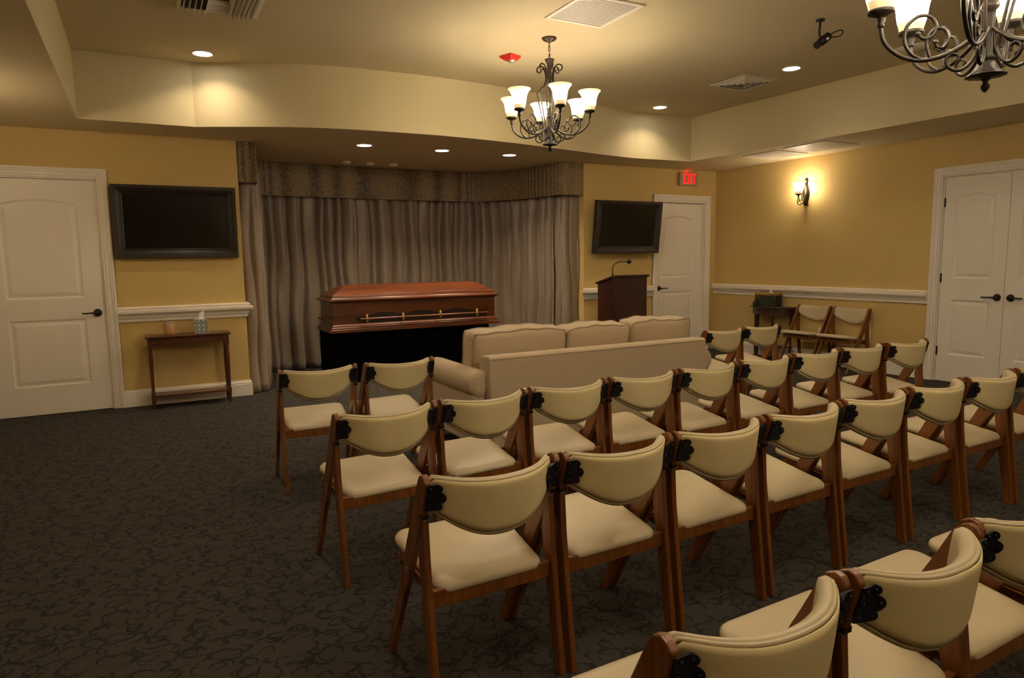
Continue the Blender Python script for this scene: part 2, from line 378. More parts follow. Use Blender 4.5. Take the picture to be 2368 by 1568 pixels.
# doors ---------------------------------------------------------------------
def door(name, wd, ht, panels, label=None):
    """door slab in local x (0..wd), front face at y=0 facing -y, z up"""
    mb = MB(); T = .035; outl = [(0, .006), (wd, .006), (wd, ht), (0, ht)]; holes = []
    for (a, b, z0, z1, arch) in panels:
        L = [(a, z0), (b, z0), (b, z1)]
        if arch:
            for k in range(1, 15):
                s = k/15; L.append((b+(a-b)*s, z1+arch*math.sin(PI*s)**.8))
        L.append((a, z1)); holes.append(L)
    holed(mb, outl, holes, lambda a, b: (a, 0, b))
    for L in holes:
        rings = [L, inset(L, .010), inset(L, .016), inset(L, .026), inset(L, .050)]
        dep = [0, .007, .009, .008, .0015]
        mb.loft([[(a, dd, b) for a, b in R_] for R_, dd in zip(rings, dep)], False)
        mb.add([(a, dep[-1], b) for a, b in rings[-1]], [tuple(range(len(L)))])
    mb.add([(0, 0, .006), (wd, 0, .006), (wd, 0, ht), (0, 0, ht), (0, T, .006), (wd, T, .006), (wd, T, ht), (0, T, ht)],
           [(0, 1, 5, 4), (1, 2, 6, 5), (2, 3, 7, 6), (3, 0, 4, 7), (4, 5, 6, 7)])
    o = mb.build(name, MT['white'], fixn=False); o['kind'] = 'structure'; return o
def lever(parent, x, z, sg):
    mb = MB(); X = Matrix.Rotation(PI/2, 4, 'X')
    rot = Matrix.Translation((x, 0, z)) @ X
    m2 = MB().lathe([(.0, 0), (.033, 0), (.034, .004), (.029, .010), (.022, .014), (.012, .018), (.011, .048), (.013, .056), (.0, .058)], seg=20)
    mb.add([tuple(rot @ Vector(v)) for v in m2.v], m2.f, True)
    mb.tube([(x, -.050, z), (x+sg*.02, -.054, z), (x+sg*.06, -.052, z+.001), (x+sg*.09, -.050, z-.002), (x+sg*.118, -.047, z+.001)], [.010, .0085, .0065, .0075, .006], 8)
    return mb.build('door_handle', MT['bronze'], parent)
def hinge(parent, x, z):
    mb = MB().box((x-.010, -.008, z-.045), (x+.010, .003, z+.045))
    return mb.build('hinge', MT['bronze'], parent, bevel=.002)
pl = (.20, .755, .26, .832, 0); pu = (.20, .755, 1.02, 1.825, .055)
d1 = door('door_1', DL[1]-DL[0], 2.04, [(.195, .76, .255, .835, 0), (.195, .76, 1.02, 1.82, .05)])
d1.location = (DL[0], D+.012, 0); lever(d1, .91-.058, .881, -1)
d2 = door('door_2', DR[1]-DR[0], 2.02, [(.105, .655, .255, .828, 0), (.105, .655, 1.02, 1.80, .05)])
d2.location = (DR[0], D+.05, 0); lever(d2, .060, .881, 1)
for i, (y0, nm) in enumerate(((CL[1], 'door_3'), (CL[1]-.588, 'door_4'))):
    d = door(nm, .584, 2.04, [(.105, .462, .28, .833, 0), (.105, .462, 1.045, 1.822, .048)])
    d.rotation_euler = (0, 0, -PI/2); d.location = (XR+.010, y0-.004, 0)
    lever(d, .528 if i == 0 else .056, .874, -1 if i == 0 else 1)
    for z in (.31, 1.05, 1.80): hinge(d, .0 if i == 0 else .584, z)

# ------------------------------------------------------------------ curtains and valance in the alcove
def path_len(P):
    L = [0]
    for a, b in zip(P, P[1:]): L.append(L[-1]+(b-a).length)
    return L
def drape(name, ctrl, seed, fold=.085, amp=.036, top=2.30, puddle=0, label=''):
    P = [Vector((q.x, q.y)) for q in catmull([(a, b, 0) for a, b in ctrl], 40)]; L = path_len(P); tot = L[-1]
    rnd = random.Random(seed); edges = [0]
    while edges[-1] < tot: edges.append(edges[-1]+fold*rnd.uniform(.55, 1.6))
    amps = [amp*rnd.uniform(.45, 1.35) for _ in edges]; drift = [rnd.uniform(-.05, .05) for _ in edges]
    ns = int(tot/.006); nz = 26; rows = []
    for iz in range(nz+1):
        zf = iz/nz; z = .008+(top-.008)*zf; row = []
        for k in range(ns+1):
            s = tot*k/ns
            # position along the curve
            j = max(i for i in range(len(L)-1) if L[i] <= s+1e-9) if False else None
            row.append(s)
        rows.append((z, zf, row))
    # sample path once
    samp = []; j = 0
    for k in range(ns+1):
        s = tot*k/ns
        while j < len(L)-2 and L[j+1] < s: j += 1
        f = (s-L[j])/max(L[j+1]-L[j], 1e-9); q = P[j].lerp(P[j+1], min(f, 1)); tg = (P[j+1]-P[j]).normalized()
        samp.append((s, q, Vector((tg.y, -tg.x))))
    vs = []
    for z, zf, row in rows:
        for k, (s, q, nn) in enumerate(samp):
            ss = s+.035*math.sin(s*3.1+seed)*(1-zf)+.012*math.sin(z*5+s*4)
            i = 0
            lo, hi = 0, len(edges)-1
            while lo < hi-1:
                mid = (lo+hi)//2
                if edges[mid] <= ss: lo = mid
                else: hi = mid
            i = lo; f = (ss-edges[i])/(edges[i+1]-edges[i] if i+1 < len(edges) else fold); f = (f-.08)/.84
            a = amps[i]*(.75+.25*(1-zf)**.6)
            h = a*(math.sin(PI*min(max(f, 0), 1)**(.8+5*abs(drift[i])))**.42)
            h += .010*math.sin(s*37+z*1.3+drift[i]*30)+.008*math.sin(z*9+s*13)*(1-zf)
            if puddle and zf < .1: h += puddle*(1-zf/.1)*(.5+.5*math.sin(s*21))
            vs.append((q.x+nn.x*h, q.y+nn.y*h, z))
    w_ = ns+1; fs = [(i*w_+k, i*w_+k+1, (i+1)*w_+k+1, (i+1)*w_+k) for i in range(nz) for k in range(ns)]
    mb = MB(); mb.add(vs, fs, True); o = mb.build(name, MT['curtain'], fixn=False)
    sd = o.modifiers.new('solid', 'SOLIDIFY'); sd.thickness = .003
    return tag(o, label, 'curtain', 'taupe alcove curtains')
drape('curtain', [(.870, 7.21), (.94, 7.19), (1.00, 7.21), (1.03, 7.32), (1.04, 7.58)], 3, .12, .06, 2.20, .02, 'taupe satin curtain bunched at the left front edge of the alcove')
drape('curtain', [(1.02, 7.62), (1.05, 8.10), (1.22, 8.42), (2.0, 8.51), (2.9, 8.54), (3.7, 8.51), (4.22, 8.30), (4.47, 7.92), (4.60, 7.48), (4.625, 7.32)], 11, .135, .105, 2.20, 0, 'wide taupe satin curtain hanging in folds behind the wooden casket')
drape('curtain', [(4.615, 7.36), (4.635, 7.24), (4.72, 7.195), (4.84, 7.19)], 5, .085, .045, 2.20, 0, 'taupe satin curtain at the right front edge of the alcove, left of the lectern')
vp = [(.862, 7.10), (.995, 7.075), (1.03, 7.10), (1.065, 7.6), (1.10, 8.10), (1.25, 8.32), (1.9, 8.37), (2.7, 8.40), (3.5, 8.38), (3.95, 8.33), (4.22, 8.08), (4.40, 7.70), (4.50, 7.20), (4.54, 7.10), (4.62, 7.08), (4.848, 7.085)]
P = [(q.x, q.y) for q in catmull([(a, b, 0) for a, b in vp], 6)]
mb = MB(); vs = []; n = len(P)
for z in (ZC-.001, 2.075):
    for off in (0, .018):
        for i, q in enumerate(P):
            a = Vector(P[max(i-1, 0)]); b = Vector(P[min(i+1, n-1)]); tg = (b-a).normalized(); nn = Vector((tg.y, -tg.x))
            vs.append((q[0]-nn.x*off, q[1]-nn.y*off, z))
fs = []
for i in range(n-1):
    fs += [(i, i+1, 2*n+i+1, 2*n+i), (n+i, 3*n+i, 3*n+i+1, n+i+1), (2*n+i, 2*n+i+1, 3*n+i+1, 3*n+i)]
fs += [(0, 2*n, 3*n, n), (n-1, 2*n-1, 4*n-1, 3*n-1)]
mb.add(vs, fs)
tag(mb.build('valance', MT['valance']), 'tan woven pelmet running along the alcove ceiling above the curtains', 'valance')

# ------------------------------------------------------------------ lights
def lamp(kind, name, loc, power, color=WARM, size=.05, parent=None, rot=None, **k):
    ld = bpy.data.lights.new(name, kind); ld.energy = power; ld.color = color
    if kind == 'AREA': ld.shape = 'DISK'; ld.size = size
    else: ld.shadow_soft_size = size
    for a, b in k.items(): setattr(ld, a, b)
    o = bpy.data.objects.new(name, ld); COL.objects.link(o); o.location = loc
    if rot: o.rotation_euler = rot
    if parent: o.parent = parent
    return o
def downlight(x, y, z, power, label, group):
    t = thing('recessed_downlight', label, 'ceiling light', (x, y, z), 0, group)
    MB().lathe([(.088, 0), (.090, -.004), (.080, -.008), (.072, -.006), (.070, .0)], seg=32).build('trim_ring', MT['vent'], t)
    MB().lathe([(.0001, -.003), (.071, -.003), (.071, -.001), (.0001, -.001)], seg=32).build('lens', MT['led'], t)
    lamp('AREA', 'bulb_light', (0, 0, -.012), power, WARM, .12, t, spread=math.radians(125))
    return t
downlight(.537, 6.19, ZT, P_CAN, 'round recessed downlight in the raised ceiling above the left television', 'tray ceiling downlights')
downlight(5.277, 6.165, ZT, P_CAN, 'round recessed downlight in the raised ceiling nearest the far right corner of the tray', 'tray ceiling downlights')
downlight(5.31, 4.41, ZT, P_CAN, 'round recessed downlight in the raised ceiling right of the square diffuser, below the black spotlight', 'tray ceiling downlights')
for x, y, lb in ((.54, 4.41, 'left downlight beside the projecting-blade diffuser'), (.54, 2.65, 'left downlight level with the row behind the sofa'), (5.31, 2.65, 'right downlight level with the row behind the sofa'), (.54, .88, 'left downlight over the nearest row of chairs'), (5.31, .88, 'right downlight over the nearest row of chairs'), (.54, -.9, 'left downlight, unseen, added behind the camera for fill light'), (5.31, -.9, 'right downlight, unseen, added behind the camera for fill light')):  # last pair is added out of view as fill for the chair backs
    downlight(x, y, ZT, P_CAN, 'recessed tray ceiling '+lb, 'tray ceiling downlights')
for x, lb in ((2.035, 'leftmost of the three downlights in the low ceiling over the casket'), (2.876, 'middle of the three downlights in the low ceiling over the casket'), (3.69, 'rightmost of the three downlights in the low ceiling over the casket')):
    downlight(x, 6.84, ZC, P_ALC, lb, 'alcove downlights')
for x, lb in ((2.161, 'leftmost of three small white discs on the ceiling near the valance'), (2.446, 'middle of three small white discs on the ceiling near the valance'), (2.734, 'rightmost of three small white discs on the ceiling near the valance')):
    o = MB().lathe([(.0001, -.030), (.036, -.030), (.048, -.022), (.055, -.008), (.055, 0)], seg=24).build('ceiling_disc', MT['white'])
    o.location = (x, 8.02, ZC); tag(o, lb, 'ceiling fixture', 'white discs over the alcove')

# shade used by chandeliers and sconce: bell with flared rim (object origin at its base)
def shade(parent, loc, sc_=1):
    mb = MB().lathe([(.040, 0), (.044, .012), (.050, .035), (.055, .06), (.058, .085), (.062, .11), (.070, .13), (.083, .148), (.093, .156), (.096, .160), (.094, .164), (.088, .163), (.076, .150), (.064, .130), (.055, .105), (.050, .06), (.040, .02), (.020, .006), (.0005, .006)], seg=32, cap=False)
    o = mb.build('lamp_shade', MT['shade'], parent); o.location = loc; o.scale = (sc_, sc_, sc_)
    o.data.materials.append(MT['shade_in'])
    for pg in o.data.polygons:
        if pg.index >= 32*11: pg.material_index = 1
    return o
def spiral(c, r0, r1, a0, a1, n=14):
    return [(c[0]+(r0+(r1-r0)*k/n)*math.cos(a0+(a1-a0)*k/n), c[1]+(r0+(r1-r0)*k/n)*math.sin(a0+(a1-a0)*k/n)) for k in range(n+1)]
def rz_pts(pts, ang):
    return [(r*math.cos(ang), r*math.sin(ang), z) for r, z in pts]

def chandelier(x, y, drop, label, rot):
    t = thing('chandelier', label, 'chandelier', (x, y, ZT), rot, 'bronze chandeliers')
    B = MT['bronze']
    MB().lathe([(.0001, -.030), (.018, -.030), (.022, -.022), (.045, -.018), (.056, -.008), (.058, 0), (.0001, 0)], seg=28).build('canopy', MT['pewter'], t)
    # chain: alternating oval links down to the big ring (z measured from ceiling)
    zr = -.135-drop; mb = MB(); zz = -.028; k = 0
    while zz > zr+.045:
        cz = zz-.02; pts = []
        for i in range(13):
            a = 2*PI*i/12; u = .009*math.cos(a); v_ = .021*math.sin(a)
            pts.append((u, 0, cz+v_) if k % 2 == 0 else (0, u, cz+v_))
        mb.tube(pts, .0022, 6); zz -= .033; k += 1
    mb.tube([(.004, .003, -.03), (.003, -.002, (zr-.03)/2), (.002, .002, zr)], .0018, 6)
    mb.build('chain', B, t)
    mb = MB(); mb.tube([(.020*math.cos(a*PI/9), 0, zr+.020*math.sin(a*PI/9)) for a in range(19)], .003, 6); mb.build('hanging_ring', B, t)
    o0 = zr-.022        # top of the crown
    body = thing('x', None, None); bpy.data.objects.remove(body)
    z = lambda h: o0-h
    # crown cup and fluted upper column
    MB().lathe([(.0001, z(0)), (.034, z(0)), (.037, z(.004)), (.033, z(.012)), (.022, z(.030)), (.017, z(.055)), (.015, z(.085)), (.019, z(.10)), (.014, z(.11)), (.018, z(.13)), (.012, z(.155)), (.014, z(.17)), (.006, z(.195)), (.0001, z(.20))][::-1], seg=24, lobes=8, amp=.06).build('crown', MT['pewter'], t)
    # lower fluted column, bowl and finial
    c0 = .405
    MB().lathe([(.0001, z(.36)), (.008, z(.362)), (.010, z(.40)), (.014, z(c0)), (.024, z(c0+.02)), (.026, z(c0+.03)), (.016, z(c0+.04)), (.014, z(c0+.05)), (.015, z(c0+.17)), (.020, z(c0+.18)), (.020, z(c0+.20)), (.0001, z(c0+.20))][::-1], seg=24, lobes=8, amp=.07).build('column', B, t)
    b0 = c0+.195
    MB().lathe([(.0001, z(b0)), (.020, z(b0)), (.028, z(b0+.012)), (.036, z(b0+.028)), (.056, z(b0+.044)), (.058, z(b0+.047)), (.034, z(b0+.049)), (.012, z(b0+.052)), (.014, z(b0+.056)), (.008, z(b0+.062)), (.007, z(b0+.068)), (.012, z(b0+.076)), (.012, z(b0+.084)), (.006, z(b0+.094)), (.0001, z(b0+.099))][::-1], seg=32, lobes=12, amp=.06).build('bottom_finial', MT['bronze'], t)
    # central thin rod
    MB().tube([(0, 0, z(.19)), (0, 0, z(.37))], .005, 8).build('centre_rod', B, t)
    for k in range(6):
        ang = k*PI/3
        # lyre rod with curled head, through the waist, out, and down to the hub
        head = spiral((.078, z(.075)), .008, .036, -PI*1.2, PI*.98+0, 18)
        pts = head+[(.031, z(.12)), (.030, z(.15)), (.040, z(.185)), (.062, z(.213)), (.090, z(.232))]
        pts = [(q.x, q.y) for q in catmull([(a, b, 0) for a, b in pts], 2)]
        MB().tube(rz_pts(pts, ang), .0060, 6).build('scroll_rod', B, t)
        pts2 = [(.092, z(.228)), (.100, z(.245)), (.098, z(.28)), (.085, z(.34)), (.066, z(.42)), (.048, z(.50)), (.036, z(.56))]
        pts2 = [(q.x, q.y) for q in catmull([(a, b, 0) for a, b in pts2], 3)]
        MB().tube(rz_pts(pts2, ang), .0052, 6).build('cage_rod', B, t)
        # arm: from the hub down, out and up to the cup, with a big C-scroll above and a small one below
        ra = .315; zc_ = z(.435)
        arm = [(.018, z(.50)), (.045, z(.525)), (.09, z(.555)), (.14, z(.575)), (.195, z(.580)), (.245, z(.565)), (.285, z(.535)), (.308, z(.500)), (ra, zc_-.028)]
        arm = [(q.x, q.y) for q in catmull([(a, b, 0) for a, b in arm], 4)]
        mb = MB().tube(rz_pts(arm, ang), .0070, 8)
        sc1 = [(.190, z(.577)), (.222, z(.555)), (.242, z(.515)), (.236, z(.468)), (.205, z(.440)), (.168, z(.444)), (.150, z(.475)), (.160, z(.505)), (.185, z(.512)), (.203, z(.496))]
        sc3 = [(.165, z(.572)), (.176, z(.535)), (.172, z(.505)), (.150, z(.482)), (.124, z(.490)), (.114, z(.520)), (.126, z(.545)), (.146, z(.540)), (.150, z(.526))]
        sc3 = [(q.x, q.y) for q in catmull([(a, b, 0) for a, b in sc3], 4)]; mb.tube(rz_pts(sc3, ang), .0052, 6); mb.sphere((.150*math.cos(ang), .150*math.sin(ang), z(.526)), .008, 8, 6)
        sc1 = [(q.x, q.y) for q in catmull([(a, b, 0) for a, b in sc1], 4)]; mb.tube(rz_pts(sc1, ang), .0058, 6)
        mb.sphere((.203*math.cos(ang), .203*math.sin(ang), z(.496)), .009, 8, 6)
        sc2 = [(.020, z(.50)), (.028, z(.56)), (.046, z(.60)), (.076, z(.622)), (.105, z(.613)), (.117, z(.588)), (.103, z(.568)), (.083, z(.574)), (.082, z(.592))]
        sc2 = [(q.x, q.y) for q in catmull([(a, b, 0) for a, b in sc2], 4)]; mb.tube(rz_pts(sc2, ang), .0055, 6)
        a_ = mb.build('arm', B, t)
        cx, cy = ra*math.cos(ang), ra*math.sin(ang)
        cup = MB().lathe([(.0001, -.030), (.009, -.030), (.012, -.022), (.009, -.015), (.014, -.008), (.012, -.002), (.018, .006), (.040, .014), (.043, .020), (.040, .026), (.0001, .022)], (0, 0, 0), 20).build('candle_cup', B, a_)
        cup.location = (cx, cy, zc_)
        shade(a_, (cx, cy, zc_+.022), .90)
        lamp('POINT', 'bulb_light', (cx, cy, zc_+.115), P_BULB, (1, .86, .68), .028, t)
    return t
camdir = math.atan2(-4.645, -2.87)
chandelier(2.87, 4.645, 0, 'bronze six-arm chandelier with lit glass shades hanging in the middle of the raised ceiling', camdir+math.radians(14))
chandelier(2.446, 1.27, .318, 'nearer bronze chandelier cut off by the upper right corner of the photo', math.atan2(-1.27, -2.446)+math.radians(-12))

chandelier(2.87, -1.67, .0, 'unseen bronze chandelier added behind the camera for fill light', 0)  # added out of view to light the chair backs and front wall

# wall sconce ------------------------------------------------------------
def sconce(x, y, face, label):
    """face = direction into the room along x (-1 right wall)"""
    t = thing('wall_sconce', label, 'wall light', (x, y, 1.888), 0 if face < 0 else PI, 'bronze wall sconces')
    B = MT['bronze']; mb = MB()
    prof = [(.0, .0), (.022, .004), (.030, .02), (.026, .05), (.034, .085), (.044, .12), (.046, .16), (.034, .20), (.022, .235), (.014, .26), (.020, .285), (.022, .305), (.012, .325), (0, .33)]
    poly = [(a, b) for a, b in prof]+[(-a, b) for a, b in prof[::-1][1:-1]]
    rings = [[(-.0, a, b) for a, b in poly], [(-.012, a, b) for a, b in poly], [(-.022, a*.75, .16+(b-.16)*.92) for a, b in poly], [(-.028, a*.4, .16+(b-.16)*.8) for a, b in poly]]
    mb.loft(rings, True, True); mb.build('back_plate', B, t, bevel=.002)
    mb = MB()
    for s in (1, -1):
        pts = catmull([(-.03, 0, .02), (-.045, s*.014, .06), (-.05, s*.024, .10), (-.044, s*.028, .15), (-.03, s*.018, .20), (-.024, s*.006, .23)], 4)
        mb.tube(pts, [.003+.004*math.sin(PI*i/(len(pts)-1)) for i in range(len(pts))], 6, flat=1.6)
        pts = catmull([(-.035, 0, .035), (-.06, s*.02, .03), (-.075, s*.03, .05), (-.065, s*.026, .075), (-.05, s*.018, .065)], 4)
        mb.tube(pts, .004, 6)
    mb.sphere((-.022, 0, .30), .018, 10, 8, (1, 1, 1.4)); mb.build('leaf_scroll', MT['pewter'], t)
    pts = catmull([(-.02, 0, .075), (-.045, 0, .045), (-.08, 0, .018), (-.115, 0, .010), (-.145, 0, .022), (-.158, 0, .048), (-.150, 0, .075), (-.137, 0, .090), (-.125, 0, .075), (-.128, 0, .055), (-.138, 0, .045)], 5)
    mb = MB().tube(pts, .0052, 8)
    mb.tube([(-.141, 0, .085), (-.141, 0, .105)], .006, 8); a = mb.build('arm', B, t)
    c = MB().lathe([(.0001, -.024), (.008, -.024), (.011, -.016), (.008, -.009), (.014, 0), (.036, .008), (.040, .014), (.0001, .014)], (0, 0, 0), 20).build('candle_cup', B, a)
    c.location = (-.141, 0, .122)
    shade(a, (-.141, 0, .136), .88)
    lamp('POINT', 'bulb_light', (-.141, 0, .268), P_SCONCE, (1, .84, .62), .025, t)
    return t
sconce(XR, 5.60, -1, 'bronze wall sconce with one lit bell shade on the right wall')
sconce(XL, 5.45, 1, 'bronze wall sconce on the left wall, outside the photo')

# ceiling vents ------------------------------------------------------------
def frame_ring(h, k, b, zt, zb, inner_z=None):
    return MB().loft([[(-h, -k, zt), (h, -k, zt), (h, k, zt), (-h, k, zt)], [(-h, -k, zb), (h, -k, zb), (h, k, zb), (-h, k, zb)], [(-h+b, -k+b, zb), (h-b, -k+b, zb), (h-b, k-b, zb), (-h+b, k-b, zb)], [(-h+b, -k+b, zt), (h-b, -k+b, zt), (h-b, k-b, zt), (-h+b, k-b, zt)]], False)
def diffuser(cx, cy, s, label, ang=0, drop=.012):
    t = thing('ceiling_diffuser', label, 'air vent', (cx, cy, ZT), ang, 'stepped square air diffusers')
    h = s/2; mb = frame_ring(h, h, .026, 0, -.006)
    mb.build('frame', MT['vent'], t)
    MB().box((-h+.02, -h+.02, -.003), (h-.02, h-.02, -.001)).build('dark_throat', MT['ventdark'], t)
    for k in range(5):
        a = h-.035-k*.042; mb = MB()
        rings = []
        for q, z in ((a, -.004), (a-.016, -.004-drop), (a-.020, -.006-drop), (a-.022, -.004-drop), (a-.006, -.003)):
            rings.append([(-q, -q, z), (q, -q, z), (q, q, z), (-q, q, z)])
        mb.loft(rings, False); mb.build('louvre', MT['vent'], t)
    return t
diffuser(5.31, 4.965, .46, 'square stepped air diffuser in the raised ceiling below the right-hand downlight')
# three-way curved blade diffuser at the top left
t = thing('ceiling_diffuser', 'white air diffuser with projecting blades at the top edge above the left downlight', 'air vent', (.556, 4.905, ZT), 0, None)
h = .25; mb = MB()
mb = frame_ring(h, h, .024, 0, -.012); mb.box((h-.046, -h+.024, -.022), (h-.024, h-.024, -.001))
mb.build('frame', MT['vent'], t)
MB().box((-h+.02, -h+.02, -.003), (h-.02, h-.015, -.001)).build('dark_throat', MT['ventdark'], t)
def blade(x, sg, y0, y1, dz=.045):
    return MB().loft([[(x, y0, 0), (x+.002, y0, 0), (x+.002+sg*.020, y0, -dz), (x+sg*.020, y0, -dz)], [(x, y1, 0), (x+.002, y1, 0), (x+.002+sg*.020, y1, -dz), (x+sg*.020, y1, -dz)]])
for k in range(5): blade(-h+.05+k*.034, -1, -h+.02, h-.015).build('blade', MT['vent'], t)
for k in range(6): blade(h-.062-k*.028, 1, -h+.02, h-.015).build('blade', MT['vent'], t)
for k in range(4): MB().box((-.075, h-.10-k*.045, -.034), (.075+.0, h-.095-k*.045, 0)).build('blade', MT['vent'], t)
# return grille
def grille(x0, y0, x1, y1, z, label, ns, group=None, along='x'):
    t = thing('return_grille', label, 'air vent', ((x0+x1)/2, (y0+y1)/2, z), 0, group); hx, hy = (x1-x0)/2, (y1-y0)/2; b = .03
    frame_ring(hx, hy, b, 0, -.008).build('frame', MT['vent'], t, bevel=.002)
    MB().box((-hx+b, -hy+b, -.002), (hx-b, hy-b, -.0005)).build('backing', MT['ventdark'], t)
    for k in range(ns):
        u = -hy+b+(2*hy-2*b)*(k+.5)/ns; d = (2*hy-2*b)/ns
        MB().box((-hx+b, u-d*.33, -.0042), (hx-b, u+d*.33, -.0030)).build('slat', MT['vent'], t)
    return t
grille(2.605, 3.775, 3.095, 4.275, ZT, 'white louvred return grille in the raised ceiling beside the hanging chandelier', 18)
grille(6.27, 5.385, 6.80, 5.865, ZC, 'square ceiling grille in the low ceiling, nearer the EXIT sign', 22, 'grilles in the low ceiling')
grille(6.24, 4.73, 6.77, 5.26, ZC, 'square ceiling grille in the low ceiling, further from the EXIT sign', 22, 'grilles in the low ceiling')

# fire strobe --------------------------------------------------------------
t = thing('fire_strobe', 'red square fire alarm strobe with silver lens on the raised ceiling', 'alarm', (2.815, 5.18, ZT), math.radians(20))
MB().loft([[(-.065, -.065, 0), (.065, -.065, 0), (.065, .065, 0), (-.065, .065, 0)], [(-.065, -.065, -.012), (.065, -.065, -.012), (.065, .065, -.012), (-.065, .065, -.012)], [(-.042, -.045, -.040), (.042, -.045, -.040), (.042, .03, -.040), (-.042, .03, -.040)]]).build('housing', MT['red'], t, bevel=.003)
MB().sphere((0, -.018, -.042), .030, 16, 10, (1, 1, .75)).build('lens', MT['lens'], t)
# black spotlight on a stem -------------------------------------------------
t = thing('ceiling_spotlight', 'small black spotlight on a bent bracket under the raised ceiling with a cable loop', 'spotlight', (4.43, 3.44, ZT), 0)
rx = Vector((.879, -.476, 0)); 
def cv(a, d, z): return (rx.x*a+.476*d, rx.y*a+.879*d, z)
mb = MB(); mb.lathe([(.0001, -.012), (.028, -.012), (.032, -.006), (.032, 0)], (0, 0, 0), 16); mb.build('mount_plate', MT['black'], t)
MB().tube(catmull([cv(0, 0, -.01), cv(-.002, 0, -.05), cv(-.004, 0, -.10), cv(.006, 0, -.118), cv(.03, 0, -.12)], 4), .008, 8).build('bracket', MT['black'], t)
mb = MB(); a = Vector(cv(-.03, -.02, -.185)); b = Vector(cv(.075, .03, -.105)); mb.tube([a, a.lerp(b, .35), a.lerp(b, .36), b], [.026, .026, .031, .029], 14); mb.build('lamp_housing', MT['black'], t)
mb = MB(); c = a.lerp(b, .70); mb.add([tuple(c+Vector(cv(*q))) for q in ((-.018, -.035, -.016), (.010, -.035, .004), (.018, -.033, -.008), (-.010, -.033, -.028))], [(0, 1, 2, 3)]); mb.build('paper_sticker', MT['paper'], t)
MB().tube(catmull([cv(.07, .02, -.11), cv(.11, .0, -.085), cv(.155, 0, -.075), (cv(.165, 0, -.095)), cv(.14, 0, -.118), cv(.09, 0, -.122), cv(.06, 0, -.13)], 5), .0045, 6).build('cable', MT['black'], t)
# pale ceiling plate by the near chandelier
o = MB().lathe([(.0001, -.022), (.10, -.022), (.125, -.012), (.13, 0)], (0, 0, 0), 28).build('ceiling_plate', MT['vent']); o.location = (5.70, 3.56, ZT); o.scale = (.8, 1.25, 1)
tag(o, 'pale low ceiling plate partly hidden behind the nearer chandelier arm', 'ceiling fixture')

# EXIT sign -----------------------------------------------------------------
t = thing('exit_sign', 'beige box sign with glowing red EXIT letters above the right door', 'sign', (6.525, D, 2.337), 0)
MB().box((-.152, -.055, -.083), (.152, 0, .083)).build('sign_box', MT['signbox'], t, bevel=.004)
def letter(name, rects, polys=()):
    mb = MB()
    for a, b, c, d in rects: mb.box((a, -.0575, c), (b, -.0545, d))
    for q in polys: mb.prism(q, -.0575, -.0545)
    mb.build('letter_'+name, MT['exit'], t)
z0, z1, sw = -.066, .072, .021
letter('e', [(-.098, -.098+sw, z0, z1), (-.098, -.045, z1-.02, z1), (-.098, -.052, -.008, .012), (-.098, -.045, z0, z0+.02)])
letter('x', [], [[(-.038, z1), (-.015, z1), (.022, z0), (-.001, z0)], [(-.001, z1), (.022, z1), (-.015, z0), (-.038, z0)]])
letter('i', [(.034, .034+sw, z0, z1)])
letter('t', [(.062, .122, z1-.02, z1), (.082, .082+sw, z0, z1)])
lamp('AREA', 'sign_glow', (0, -.03, .088), .02, (1, .03, .02), .05, t, rot=(PI, 0, 0))

# televisions -----------------------------------------------------------------
def tv(cx, y, tilt, label):
    t = thing('television', label, 'television', (cx, y, 1.36), 0, 'wood-framed televisions'); t.rotation_euler = (tilt, 0, 0)
    W_, H_ = 1.028, .654; rings = []
    for i, d in ((0, 0), (0, -.055), (.006, -.062), (.030, -.060), (.036, -.054), (.050, -.050), (.070, -.036), (.074, -.040), (.082, -.038), (.088, -.028)):
        rings.append([(-W_/2+i, d, i), (W_/2-i, d, i), (W_/2-i, d, H_-i), (-W_/2+i, d, H_-i)])
    MB().loft(rings, False).build('frame', MT['tvframe'], t)
    MB().box((-W_/2+.083, -.030, .083), (W_/2-.083, -.002, H_-.083)).build('screen', MT['screen'], t)
    return t
tv(.30, D-.004, 0, 'large dark-framed television on the yellow wall left of the alcove')
a = tv(5.428, 6.995, math.radians(7.0), 'dark-framed television tilted forward from the wall above the lectern')
MB().box((-.18, .0, .20), (.18, .118, .46)).build('wall_bracket', MT['black'], a)

